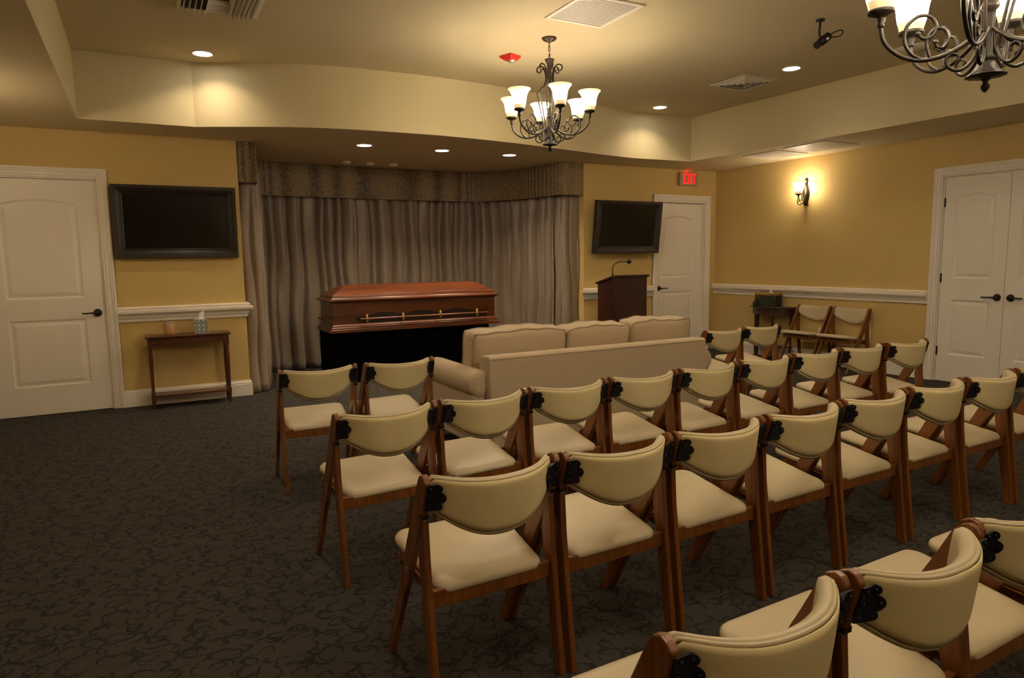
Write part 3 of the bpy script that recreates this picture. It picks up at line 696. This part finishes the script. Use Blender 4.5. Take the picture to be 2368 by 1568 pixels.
# ------------------------------------------------------------------ chairs
def bow_y(x): return -.096*max(1-abs(x/.205)**2.5, 0)+.014
def dip(x): return .013*max(1-abs(x/.205)**2, 0)
def make_chair(name):
    t = thing(name, 'x', 'folding chair')
    Wd = MT['chairwood']
    def plank(name, prof, xc, th=.019):
        poly = [(y, z) for y, z in prof]
        o = MB().prism(poly, xc-th/2, xc+th/2, lambda a, b, c: (c, a, b)).build(name, Wd, t, bevel=.003, bseg=2); return o
    for s in (-1, 1):
        xc = s*.2130
        # long leg running from the top of the back to the front foot
        front = [(.332, 0), (.372, 0), (.232, .28), (.196, .36), (.142, .47), (.075, .60), (.034, .685), (.022, .700), (.004, .7075), (-.012, .702), (-.021, .688), (-.020, .668), (.006, .585), (.040, .52), (.100, .42), (.145, .34), (.185, .27)]
        plank('front_leg', front, xc)
        rear = [(-.052, 0), (-.014, 0), (.020, .20), (.040, .33), (.058, .45), (.048, .505), (.018, .572), (.012, .572), (.004, .45), (-.010, .33), (-.028, .18)]
        plank('rear_leg', rear, xc*.982)
        # hinge plate and bolt
        mb = MB().box((xc-.0110, .004, .577), (xc+.0110, .026, .589)); mb.build('hinge_plate', MT['bronze'], t)
        MB().sphere((xc+s*.0095, .150, .376), .005, 8, 6, (.5, 1, 1)).build('pivot_bolt', MT['lens'], t)
        # black lobed bracket holding the backrest
        br = []; x0 = .2235; 
        for cz, ro, cxm in ((.670, .0125, .186), (.643, .0185, .184), (.616, .0125, .186)):
            for k in range(9):
                a_ = PI/2+PI*k/8 if True else 0
                br.append((cxm-ro*math.sin(PI*k/8), cz+ro*math.cos(PI*k/8)))
        outl = [(x0-.006, .682), (.200, .6825)]+br+[(.200, .6035), (x0-.006, .604)]
        def bp_(u, v_, c, s=s):
            v0 = min(u, .205)      # follow the backrest bow
            yy = min(bow_y(v0)-.0165+(.705-v_)*.12, -.0235+max(0, .675-v_)*.27)
            return (s*u, yy+c, v_)
        mb = MB(); mb.prism(outl, 0, -.005, bp_)
        for u, v_ in ((.207, .672), (.182, .671), (.207, .643), (.173, .643), (.207, .613), (.182, .615)):
            q = bp_(u, v_, -.006); mb.sphere(q, .0042, 8, 6, (1, .7, 1))
        mb.build('bracket', MT['blackmetal'], t)
    # rails
    MB().box((-.200, .006, .303), (.200, .026, .356)).build('rear_rail', Wd, t, bevel=.003)
    MB().box((-.198, .285, .325), (.198, .303, .365)).build('front_rail', Wd, t, bevel=.003)
    for s in (-1, 1):
        MB().prism([(.026, .325), (.285, .345), (.285, .372), (.026, .345)], s*.186-.009, s*.186+.009, lambda a, b, c: (c, a, b)).build('side_rail', Wd, t)
    # seat pad: wider at the front, rounded corners, crowned
    corners = [(-.176, .002), (.176, .002), (.202, .368), (-.202, .368)]
    base = rpoly(corners, [.04, .04, .05, .05], 6)
    def zs(y): return .352+(.125*y)
    rings = []
    cx_, cy_ = 0, .185
    for ins, h in ((.012, -.010), (.003, -.006), (0, .002), (.002, .011), (.009, .019), (.026, .025), (.06, .029), (.11, .032), (.16, .033)):
        R_ = inset(base, ins) if ins < .03 else [(cx_+(a-cx_)*(1-ins/.2), cy_+(b-cy_)*(1-ins/.2)) for a, b in base]
        rings.append([(a, b, zs(b)+h-.004) for a, b in R_])
    MB().loft(rings, True, True).build('seat', MT['vinyl'], t)
    # backrest pad, bowed to the rear, straight top, curved lower edge
    def grid(hw, ztop, zlo_mid, zlo_end, yoff, th, name, mat, puff, zt_ins=0):
        nx, nz = 28, 10; F = []; Bk = []
        for i in range(nx+1):
            x = -hw+2*hw*i/nx; u = x/hw
            zb = zlo_mid+(zlo_end-zlo_mid)*abs(u)**2.1
            er = .022*(1-max(1-(max(0, abs(u)-.90)/.10)**2, 0)**.5); zb += er; zt_ = ztop-dip(x)-er
            rowF = []; rowB = []
            for j in range(nz+1):
                v_ = j/nz; zz = zb+(zt_-zb)*v_
                yb = bow_y(x)+yoff+(.705-zz)*.12
                e = max(1-(2*v_-1)**8, 0)**.5*max(1-abs(u)**14, 0)**.5
                rowF.append((x, yb+th/2+puff*e-.004*(1-e), zz)); rowB.append((x, yb-th/2+.003*(1-e), zz))
            F.append(rowF); Bk.append(rowB)
        vs = [p for r in F for p in r]+[p for r in Bk for p in r]; w_ = nz+1; K = (nx+1)*w_; fs = []
        for i in range(nx):
            for j in range(nz):
                a = i*w_+j; fs.append((a, a+w_, a+w_+1, a+1)); fs.append((K+a, K+a+1, K+a+w_+1, K+a+w_))
            a = i*w_; fs.append((a, K+a, K+a+w_, a+w_)); a = i*w_+nz; fs.append((a, a+w_, K+a+w_, K+a))
        for j in range(nz): fs.append((j, j+1, K+j+1, K+j)); a = nx*w_+j; fs.append((a, K+a, K+a+1, a+1))
        return MB().add(vs, fs, True).build(name, mat, t)
    grid(.203, .705, .513, .605, .009, .018, 'backrest', MT['vinyl'], .016)
    o = grid(.203, .697, .528, .617, -.008, .010, 'back_panel', MT['vinylback'], 0)
    o['label'] = 'tan outer back panel'
    # welt roll between the two along the top and bottom edges
    def edge(zt, zm, ze):
        return [(x, y, z+(-1 if zt else 1)*.022*(1-max(1-(max(0, abs(x/.203)-.90)/.10)**2, 0)**.5)) for x, y, z in edge0(zt, zm, ze)]
    def edge0(zt, zm, ze):
        return [(x, bow_y(x)-.001+(.705-zz)*.12, zz) for x, zz in ((-.203+.406*i/30, zt-dip(-.203+.406*i/30) if zt else zm+(ze-zm)*abs(-1+2*i/30)**2.1) for i in range(31))]
    mb = MB(); mb.tube(edge(.699, 0, 0), .0045, 6); mb.tube(edge(None, .522, .612), .0040, 6); mb.build('welt', MT['vinyl'], t)
    return t
chair0 = make_chair('folding_chair'); first = [True]
def put_chair(x, y, deg, label, group):
    c = chair0 if first[0] else copy_tree(chair0); first[0] = False
    c.location = (x, y, 0); c.rotation_euler = (0, 0, math.radians(deg)); tag(c, label, 'folding chair', group)
    return c
ordn = ['first', 'second', 'third', 'fourth', 'fifth', 'sixth', 'seventh', 'eighth', 'ninth']
RA = [(.862, 1.73, .5), (1.318, 1.727, 1.2), (1.777, 1.735, 1.8), (2.248, 1.755, 1.8), (2.727, 1.78, .8), (3.205, 1.793, 2.0), (3.665, 1.793, 1.6), (4.135, 1.80, 1)]
RB = [(.839, 2.648, 3.4), (1.304, 2.684, 3.5), (1.773, 2.712, .9), (2.243, 2.725, .7), (2.716, 2.744, 2.2), (3.198, 2.777, 2), (3.674, 2.796, 1.2), (4.137, 2.804, .9), (4.598, 2.784, 0)]
RD = [(.900, .777, .6), (1.356, .776, 1.2), (1.815, .80, 1.5), (2.285, .815, 1)]
for i, (x, y, a) in enumerate(RA):
    put_chair(x, y, a, 'cream folding chair at the aisle end of the second row from the camera' if i == 0 else 'cream folding chair, %s from the aisle in the second row from the camera' % ordn[i], 'second row of chairs from the camera')
for i, (x, y, a) in enumerate(RB):
    put_chair(x, y, a, 'cream folding chair at the aisle end of the row just behind the sofa' if i == 0 else 'cream folding chair at the closet end of the row just behind the sofa' if i == 8 else 'cream folding chair, %s from the aisle in the row just behind the sofa' % ordn[i], 'row of chairs behind the sofa')
put_chair(.842, 3.909, -1.6, 'cream folding chair at the far left end of the front row', 'front row chairs beside the sofa')
put_chair(1.332, 3.913, 3.2, 'cream folding chair touching the left arm of the sofa', 'front row chairs beside the sofa')
put_chair(4.185, 4.06, 2, 'cream folding chair next to the right end of the sofa', 'front row chairs beside the sofa')
put_chair(4.665, 4.10, 0, 'cream folding chair at the right end of the front row, before the half-round table', 'front row chairs beside the sofa')
for i, (x, y, a) in enumerate(RD):
    put_chair(x, y, a, ['nearest cream folding chair, its backrest rising from the bottom edge of the photo', 'cream folding chair second from the aisle in the row nearest the camera', 'cream folding chair third from the aisle in the nearest row, cut by the right edge', 'cream folding chair of the nearest row showing only a seat corner at the right edge'][i], 'nearest row of chairs')
put_chair(7.005, 5.368, 90, 'cream folding chair against the right wall, beside the half-round table', 'chairs against the right wall')
put_chair(7.005, 4.885, 90, 'cream folding chair against the right wall, nearer the closet doors', 'chairs against the right wall')

# ------------------------------------------------------------------ sofa
S0, S1, SB = 1.92, 3.80, 3.85
t = thing('sofa', 'oatmeal three-seat sofa seen from behind, facing the casket', 'sofa', ((S0+S1)/2, SB, 0), 0)
w2 = (S1-S0)/2
mb = MB()
prof = rpoly([(0, .07), (.20, .07), (.175, .675), (.022, .675)], [.01, .01, .055, .03], 5)
mb.prism(prof, -w2, w2, lambda a, b, c: (c, a, b)); mb.build('back_frame', MT['sofa'], t, bevel=.012, bseg=3)
MB().tube([(-w2+.012, .024, .655), (w2-.012, .024, .655)], .005, 6).build('back_welt', MT['piping'], t)
MB().box((-w2, .12, .09), (w2, .86, .30)).build('base', MT['sofa'], t, bevel=.015)
for k in range(3):
    a = -w2+.02+k*(2*w2-.04)/3; MB().box((a+.004, .17, .30), (a+(2*w2-.04)/3-.004, .86, .43)).build('seat_cushion', MT['sofa'], t, bevel=.035, bseg=4)
for s in (-1, 1):
    xc = s*(w2+.035); R_ = .092
    circ = [(xc+R_*math.cos(a*PI/12), .492+R_*math.sin(a*PI/12)) for a in range(24)]
    rings = []
    for y, f in ((.072, .55), (.078, .86), (.092, .97), (.12, 1), (.80, 1), (.845, .97), (.86, .86)):
        rings.append([(xc+(a-xc)*f, y, .492+(b-.492)*f) for a, b in circ])
    mb = MB().loft(rings, True, True)
    mb.build('arm_roll', MT['sofa'], t)
    MB().box((xc-.065, .09, .09), (xc+.065, .85, .45)).build('arm_panel', MT['sofa'], t, bevel=.01)
    for y in (.06, .80):
        MB().loft([[(xc-.022, y-.022, 0), (xc+.022, y-.022, 0), (xc+.022, y+.022, 0), (xc-.022, y+.022, 0)], [(xc-.03, y-.03, .10), (xc+.03, y-.03, .10), (xc+.03, y+.03, .10), (xc-.03, y+.03, .10)]]).build('foot', MT['dtable'], t)
def cushion(xc, wd, ht, label, seed):
    rnd = random.Random(seed); nx, nz = 26, 14; T = .118
    vs = []; fs = []; K = (nx+1)*(nz+1)
    def P_(i, j, s):
        u = -1+2*i/nx; v_ = -1+2*j/nz
        e = max(1-abs(u)**4, 0)**.5*max(1-abs(v_)**4, 0)**.5
        x = u*wd/2*(1-.035*abs(v_)**6)*(1-.012*(1-abs(v_))); z = v_*ht/2*(1-.06*abs(u)**6)+(.006*math.sin(u*4+seed)+.004*math.sin(u*11+seed*2+s))*max(v_, 0)**2
        bump = 1+.10*math.sin(u*7+seed)*math.sin(v_*5+1)
        return (x, s*(.082+(T-.082)*e*bump), z)
    for s in (-1, 1):
        for i in range(nx+1):
            for j in range(nz+1): vs.append(P_(i, j, s))
    w_ = nz+1
    for i in range(nx):
        for j in range(nz):
            a = i*w_+j; fs += [(a, a+w_, a+w_+1, a+1), (K+a, K+a+1, K+a+w_+1, K+a+w_)]
        a = i*w_; fs.append((a, K+a, K+a+w_, a+w_)); a = i*w_+nz; fs.append((a, a+w_, K+a+w_, K+a))
    for j in range(nz): fs.append((j, j+1, K+j+1, K+j)); a = nx*w_+j; fs.append((a, K+a, K+a+1, a+1))
    o = MB().add(vs, fs, True).build('back_cushion', MT['sofa']); tag(o, label, 'cushion', 'sofa back cushions')
    for s in (-1, 1):
        loop = [P_(i, 0, s) for i in range(nx+1)]+[P_(nx, j, s) for j in range(1, nz+1)]+[P_(i, nz, s) for i in range(nx-1, -1, -1)]+[P_(0, j, s) for j in range(nz-1, -1, -1)]
        MB().tube(loop, .0048, 6).build('piping', MT['piping'], o)
    o.location = (xc, SB+.335, .438+ht/2); o.rotation_euler = (math.radians(7), 0, math.radians(rnd.uniform(-1, 1)))
    return o
cushion(2.275, .735, .385, 'left oatmeal back cushion on the sofa, wider than the other two', 1)
cushion(2.935, .565, .375, 'middle oatmeal back cushion on the sofa', 2)
cushion(3.537, .588, .385, 'right oatmeal back cushion on the sofa, nearest the far door', 3)

# ------------------------------------------------------------------ casket on draped bier
t = thing('casket', 'closed polished mahogany casket with brass-tipped swing bar handle', 'casket', (2.665, 7.40, .555), 0)
L_, W_ = 1.985, .62
def ring(i, z, lx=None): 
    a, b = L_/2-(lx if lx is not None else i), W_/2-i; ch = .0
    return [(-a, -b, z), (a, -b, z), (a, b, z), (-a, b, z)]
MB().loft([ring(0, 0), ring(0, .026), ring(.004, .032), ring(.012, .033), ring(.012, .048), ring(.022, .056), ring(.024, .058), ring(.024, .070), ring(.036, .080), ring(.040, .083)]).build('base_moulding', MT['casket'], t, bevel=.002)
MB().loft([ring(.042, .080), ring(.042, .315)]).build('shell', MT['casket'], t)
MB().loft([ring(.034, .305), ring(.030, .318), ring(.010, .330), ring(.004, .334), ring(.004, .346), ring(.012, .352), ring(.034, .358), ring(.040, .366), ring(.040, .374), ring(.048, .392), ring(.062, .402), ring(.078, .405), ring(.086, .410), ring(.088, .414), ring(.20, .488, .21), ring(.215, .492, .225), ring(.235, .494, .245)]).build('lid', MT['casket'], t)
yf = -W_/2+.042; zz0, zz1 = .095, .268; xa, xb = -.72, .86
fr = MB(); fr.box((xa, yf-.006, zz1-.004), (xb, yf+.002, zz1+.006)); fr.box((xa, yf-.006, zz0), (xa+.01, yf+.002, zz1)); fr.box((xb-.01, yf-.006, zz0), (xb, yf+.002, zz1))
fr.build('panel_border', MT['casket'], t)
# scalloped apron strip above a flat strip coloured with the shade of a recess
MB().box((xa+.01, yf-.0015, zz0), (xb-.01, yf+.002, .20)).build('recess', simple('recess_shade_wood', (.012, .004, .002), .5), t)
sp = [(xa+.01, .262), (xb-.01, .262), (xb-.01, .175)]
xs = [.70, .245, -.195, -.60]   # ferrules
nn = 60
for k in range(nn+1):
    x = xb-.012-(xb-xa-.024)*k/nn; b = 0
    for i in range(3):
        if xs[i+1] <= x <= xs[i]: b = math.sin(PI*(x-xs[i+1])/(xs[i]-xs[i+1]))
    sp.append((x, .158+.042*b))
sp.append((xa+.01, .175)); MB().prism(sp, yf-.005, yf+.001).build('scalloped_panel', MT['casket'], t)
hb = MB().tube([(xa+.045, yf-.045, .135), (xb-.02, yf-.045, .135)], .0125, 12).build('swing_bar', MT['casket'], t)
for x in xs:
    mb = MB().lathe([(.0001, -.048), (.008, -.046), (.016, -.02), (.017, 0), (.013, .02), (.008, .038), (.0001, .05)], (x, yf-.047, .142), 12)
    mb.tube([(x, yf-.04, .155), (x, yf, .17)], .006, 6); mb.build('brass_ferrule', MT['gold'], t)
MB().tube([(-L_/2-.02, -.06, .135), (-L_/2-.02, .12, .135)], .0125, 10).build('end_bar', MT['casket'], t)
for y in (-.04, .10):
    mb = MB().tube([(-L_/2-.02, y, .135), (-L_/2+.04, y, .15)], .009, 8); mb.build('end_lug', MT['gold'], t)
# bier
Lb, Wb = .93, .27; pts = []
n = 220; per = 2*(2*Lb+2*Wb)
def perim(s):
    s %= per
    if s < 2*Lb: return (-Lb+s, -Wb), (0, -1)
    s -= 2*Lb
    if s < 2*Wb: return (Lb, -Wb+s), (1, 0)
    s -= 2*Wb
    if s < 2*Lb: return (Lb-s, Wb), (0, 1)
    s -= 2*Lb
    return (-Lb, Wb-s), (-1, 0)
rings = []
for z, am in ((0.0, .014), (.2, .011), (.4, .006), (.53, .002), (.55, 0)):
    rr = []
    for k in range(n):
        (px, py), (nx_, ny_) = perim(per*k/n); h = am*(math.sin(k*.9)+.5*math.sin(k*.37+1)); rr.append((px+nx_*h, py+ny_*h, z))
    rings.append(rr)
o = MB().loft(rings, True, True).build('bier_skirt', MT['velvet']); o.location = (2.62, 7.42, .003)
tag(o, 'black velvet skirted stand carrying the casket', 'casket stand')

# ------------------------------------------------------------------ lectern + microphone
LX0, LX1, LY0, LY1 = 4.668, 5.148, 6.21, 6.52
t = thing('lectern', 'dark cherry wooden lectern with sloping top in front of the right television', 'lectern', ((LX0+LX1)/2, (LY0+LY1)/2, 0), 0)
hx, hy = (LX1-LX0)/2, (LY1-LY0)/2
MB().prism([(-hy, 0), (hy, 0), (hy, 1.005), (-hy, 1.080)], -hx, hx, lambda a, b, c: (c, a, b)).build('body', MT['mahog'], t, bevel=.004)
MB().prism([(-hy-.018, 1.080), (hy+.02, .998), (hy+.02, 1.018), (-hy-.018, 1.104)], -hx-.02, hx+.02, lambda a, b, c: (c, a, b)).build('top', MT['mahog'], t, bevel=.003)
MB().box((-hx-.012, -hy-.012, 0), (hx+.012, hy+.012, .09)).build('plinth', MT['mahog'], t, bevel=.004)
t = thing('gooseneck_microphone', 'black gooseneck microphone arching over the lectern top', 'microphone', (4.672, 6.235, 1.104), 0)
MB().lathe([(.0001, 0), (.017, 0), (.015, .012), (.006, .016), (.0001, .018)], (0, 0, 0), 16).build('base', MT['black'], t)
pts = catmull([(0, 0, .01), (-.004, 0, .06), (.006, 0, .10), (.035, 0, .13), (.09, 0, .148), (.15, 0, .152), (.20, 0, .148)], 5)
MB().tube(pts, .0058, 8).build('neck', MT['black'], t)
MB().sphere((.232, 0, .150), .026, 14, 10, (1.1, 1, 1)).build('foam_windscreen', MT['black'], t)

# ------------------------------------------------------------------ console table + things on it
TX0, TX1, TY0, TY1 = -.035, .675, 6.795, 7.040
t = thing('console_table', 'narrow red-brown console table with lower shelf under the left television', 'table', ((TX0+TX1)/2, (TY0+TY1)/2, 0), 0)
hx, hy = (TX1-TX0)/2, (TY1-TY0)/2
MB().box((-hx, -hy, .645), (hx, hy, .662)).build('tabletop', MT['table'], t, bevel=.004)
MB().box((-hx+.025, -hy+.02, .575), (hx-.025, hy-.015, .645)).build('apron', MT['table'], t)
MB().box((-hx+.02, -hy+.02, .105), (hx-.02, hy-.015, .122)).build('shelf', MT['table'], t, bevel=.003)
for sx in (-1, 1):
    for sy in (-1, 1):
        x = sx*(hx-.036); y = -hy+.032 if sy < 0 else hy-.03; mb = MB()
        mb.lathe([(.012, 0), (.014, .02), (.0175, .09), (.0175, .13), (.012, .14), (.013, .16), (.016, .30), (.018, .45), (.014, .49), (.018, .50), (.013, .51), (.018, .525), (.014, .535), (.019, .55), (.019, .60)], (x, y, 0), 14)
        mb.box((x-.018, y-.018, .55), (x+.018, y+.018, .64)); mb.box((x-.017, y-.017, .088), (x+.017, y+.017, .135)); mb.build('leg', MT['table'], t)
t = thing('jar_candle', 'honey coloured jar candle on the console table', 'candle', (.168, 6.925, .662), 0)
MB().lathe([(.0001, 0), (.040, 0), (.044, .006), (.044, .096), (.040, .106), (.037, .110), (.0001, .100)], (0, 0, 0), 24).build('jar', MT['glass'], t)
MB().lathe([(.036, .104), (.042, .106), (.0425, .114), (.036, .118), (.0001, .118)], (0, 0, 0), 24).build('rim', MT['lens'], t)
# tissue box with ring pattern
m, tt, p = nt('patterned_card'); tc = N(tt, 'ShaderNodeTexCoord'); mp = N(tt, 'ShaderNodeMapping'); mp.inputs['Scale'].default_value = (25.6, 25.6, 25.6); mp.inputs['Location'].default_value = (.5, .5, .05); tt.links.new(tc.outputs['Object'], mp.inputs[0])
fr_ = N(tt, 'ShaderNodeVectorMath', operation='FRACTION'); tt.links.new(mp.outputs[0], fr_.inputs[0])
sb = N(tt, 'ShaderNodeVectorMath', operation='SUBTRACT'); sb.inputs[1].default_value = (.5, .5, .5); tt.links.new(fr_.outputs[0], sb.inputs[0])
sx_ = N(tt, 'ShaderNodeSeparateXYZ'); tt.links.new(sb.outputs[0], sx_.inputs[0])
def M2(op, a, b):
    n = N(tt, 'ShaderNodeMath', operation=op)
    for i, q in enumerate((a, b)):
        if q is None: continue
        if isinstance(q, (int, float)): n.inputs[i].default_value = q
        else: tt.links.new(q, n.inputs[i])
    return n.outputs[0]
rr_ = M2('SQRT', M2('ADD', M2('MULTIPLY', sx_.outputs[0], sx_.outputs[0]), M2('MULTIPLY', sx_.outputs[2], sx_.outputs[2])), None)
ringm = M2('LESS_THAN', M2('ABSOLUTE', M2('SUBTRACT', rr_, .36), None), .085)
cr = M2('LESS_THAN', M2('ABSOLUTE', M2('SUBTRACT', rr_, .12), None), .05)
mk = M2('MAXIMUM', ringm, cr)
mx = N(tt, 'ShaderNodeMix', data_type='RGBA'); tt.links.new(mk, mx.inputs[0]); mx.inputs[6].default_value = (.55, .55, .46, 1); mx.inputs[7].default_value = (.07, .10, .11, 1)
tt.links.new(mx.outputs[2], p.inputs['Base Color'])
t = thing('tissue_box', 'cube tissue box with dark ring pattern on the console table, tissue standing up', 'tissue box', (.43, 6.90, .662), math.radians(3))
MB().box((-.0585, -.0585, .0), (.0585, .0585, .128)).build('carton', m, t, bevel=.002)
def tissue(parent, z, sc_=1, dx=0):
    mb = MB(); rg = []
    for k, (r, h, ox) in enumerate(((.030, 0, 0), (.020, .018, .0), (.022, .04, .008), (.018, .06, .018), (.005, .078, .03))):
        rg.append([(dx+(ox+r*math.cos(2*PI*i/14)*(1+.35*math.sin(i*2.1+k)))*sc_, r*.45*math.sin(2*PI*i/14)*(1+.3*math.cos(i*1.7+k))*sc_, z+(h+.006*math.sin(i*1.9))*sc_) for i in range(14)])
    mb.loft(rg, True, True); return mb.build('tissue', MT['paper'], parent)
tissue(t, .127)

# ------------------------------------------------------------------ half-round table and its things
TC = (XR-.045, 5.96)
t = thing('half_round_table', 'dark half-round table with lower shelf against the right wall', 'table', (TC[0], TC[1], 0), 0)
def half(rx_, ry_, z0, z1, n=28):
    poly = [(-rx_*math.sin(PI*k/n), -ry_*math.cos(PI*k/n)) for k in range(n+1)]
    return MB().prism(poly, z0, z1, lambda a, b, c: (a, b, c))
half(.285, .325, .648, .665).build('tabletop', MT['dtable'], t, bevel=.003)
half(.255, .295, .565, .648).build('apron', MT['dtable'], t)
half(.235, .275, .155, .172).build('shelf', MT['dtable'], t, bevel=.003)
for x, y in ((-.03, -.255), (-.03, .255), (-.21, -.13), (-.21, .13)):
    MB().lathe([(.010, 0), (.014, .05), (.019, .16), (.013, .19), (.016, .35), (.019, .52), (.019, .57)], (x, y, 0), 12).build('leg', MT['dtable'], t)
t = thing('wicker_tissue_basket', 'dark green wicker box with gold raffia rim and a tissue on the half-round table', 'basket', (6.90, 5.965, .665), math.radians(12))
MB().loft([[(-.072, -.130, 0), (.072, -.130, 0), (.072, .130, 0), (-.072, .130, 0)], [(-.082, -.140, .145), (.082, -.140, .145), (.082, .140, .145), (-.082, .140, .145)]]).build('basket_body', MT['basket'], t, bevel=.006)
for z in (.03, .06, .09, .12):
    r_ = .004; a, b = .074+.07*z, .132+.07*z
    MB().tube([(-a, -b, z), (a, -b, z), (a, b, z), (-a, b, z), (-a, -b, z)], r_, 6).build('weave_band', MT['basket'], t)
MB().box((-.088, -.146, .138), (.088, .146, .168)).build('raffia_rim', MT['raffia'], t, bevel=.008)
o = tissue(t, .166, .85, 0); o.rotation_euler = (0, 0, PI/2); o.location = (0, -.03, 0)
t = thing('pendant_bottle', 'small black bottle with a red bead and wire loop in front of the wicker box', 'ornament', (6.765, 6.055, .665), 0)
MB().lathe([(.0001, 0), (.026, 0), (.030, .01), (.030, .055), (.022, .066), (.010, .070), (.009, .080), (.0001, .082)], (0, 0, 0), 20).build('bottle', MT['black'], t)
MB().sphere((0, 0, .094), .013, 12, 8).build('bead', simple('amber_bead', (.22, .06, .02), .3), t)
MB().tube(catmull([(0, 0, .10), (0, -.02, .125), (0, -.05, .125), (0, -.075, .10)], 4), .0025, 6).build('wire_loop', MT['gold'], t)
o = MB().box((-.006, -.036, -.058), (0, .036, .058)).build('wall_outlet', MT['white'], None, bevel=.002); o.location = (XR, 5.325, .375)
tag(o, 'white wall outlet behind the chair beside the half-round table', 'outlet')
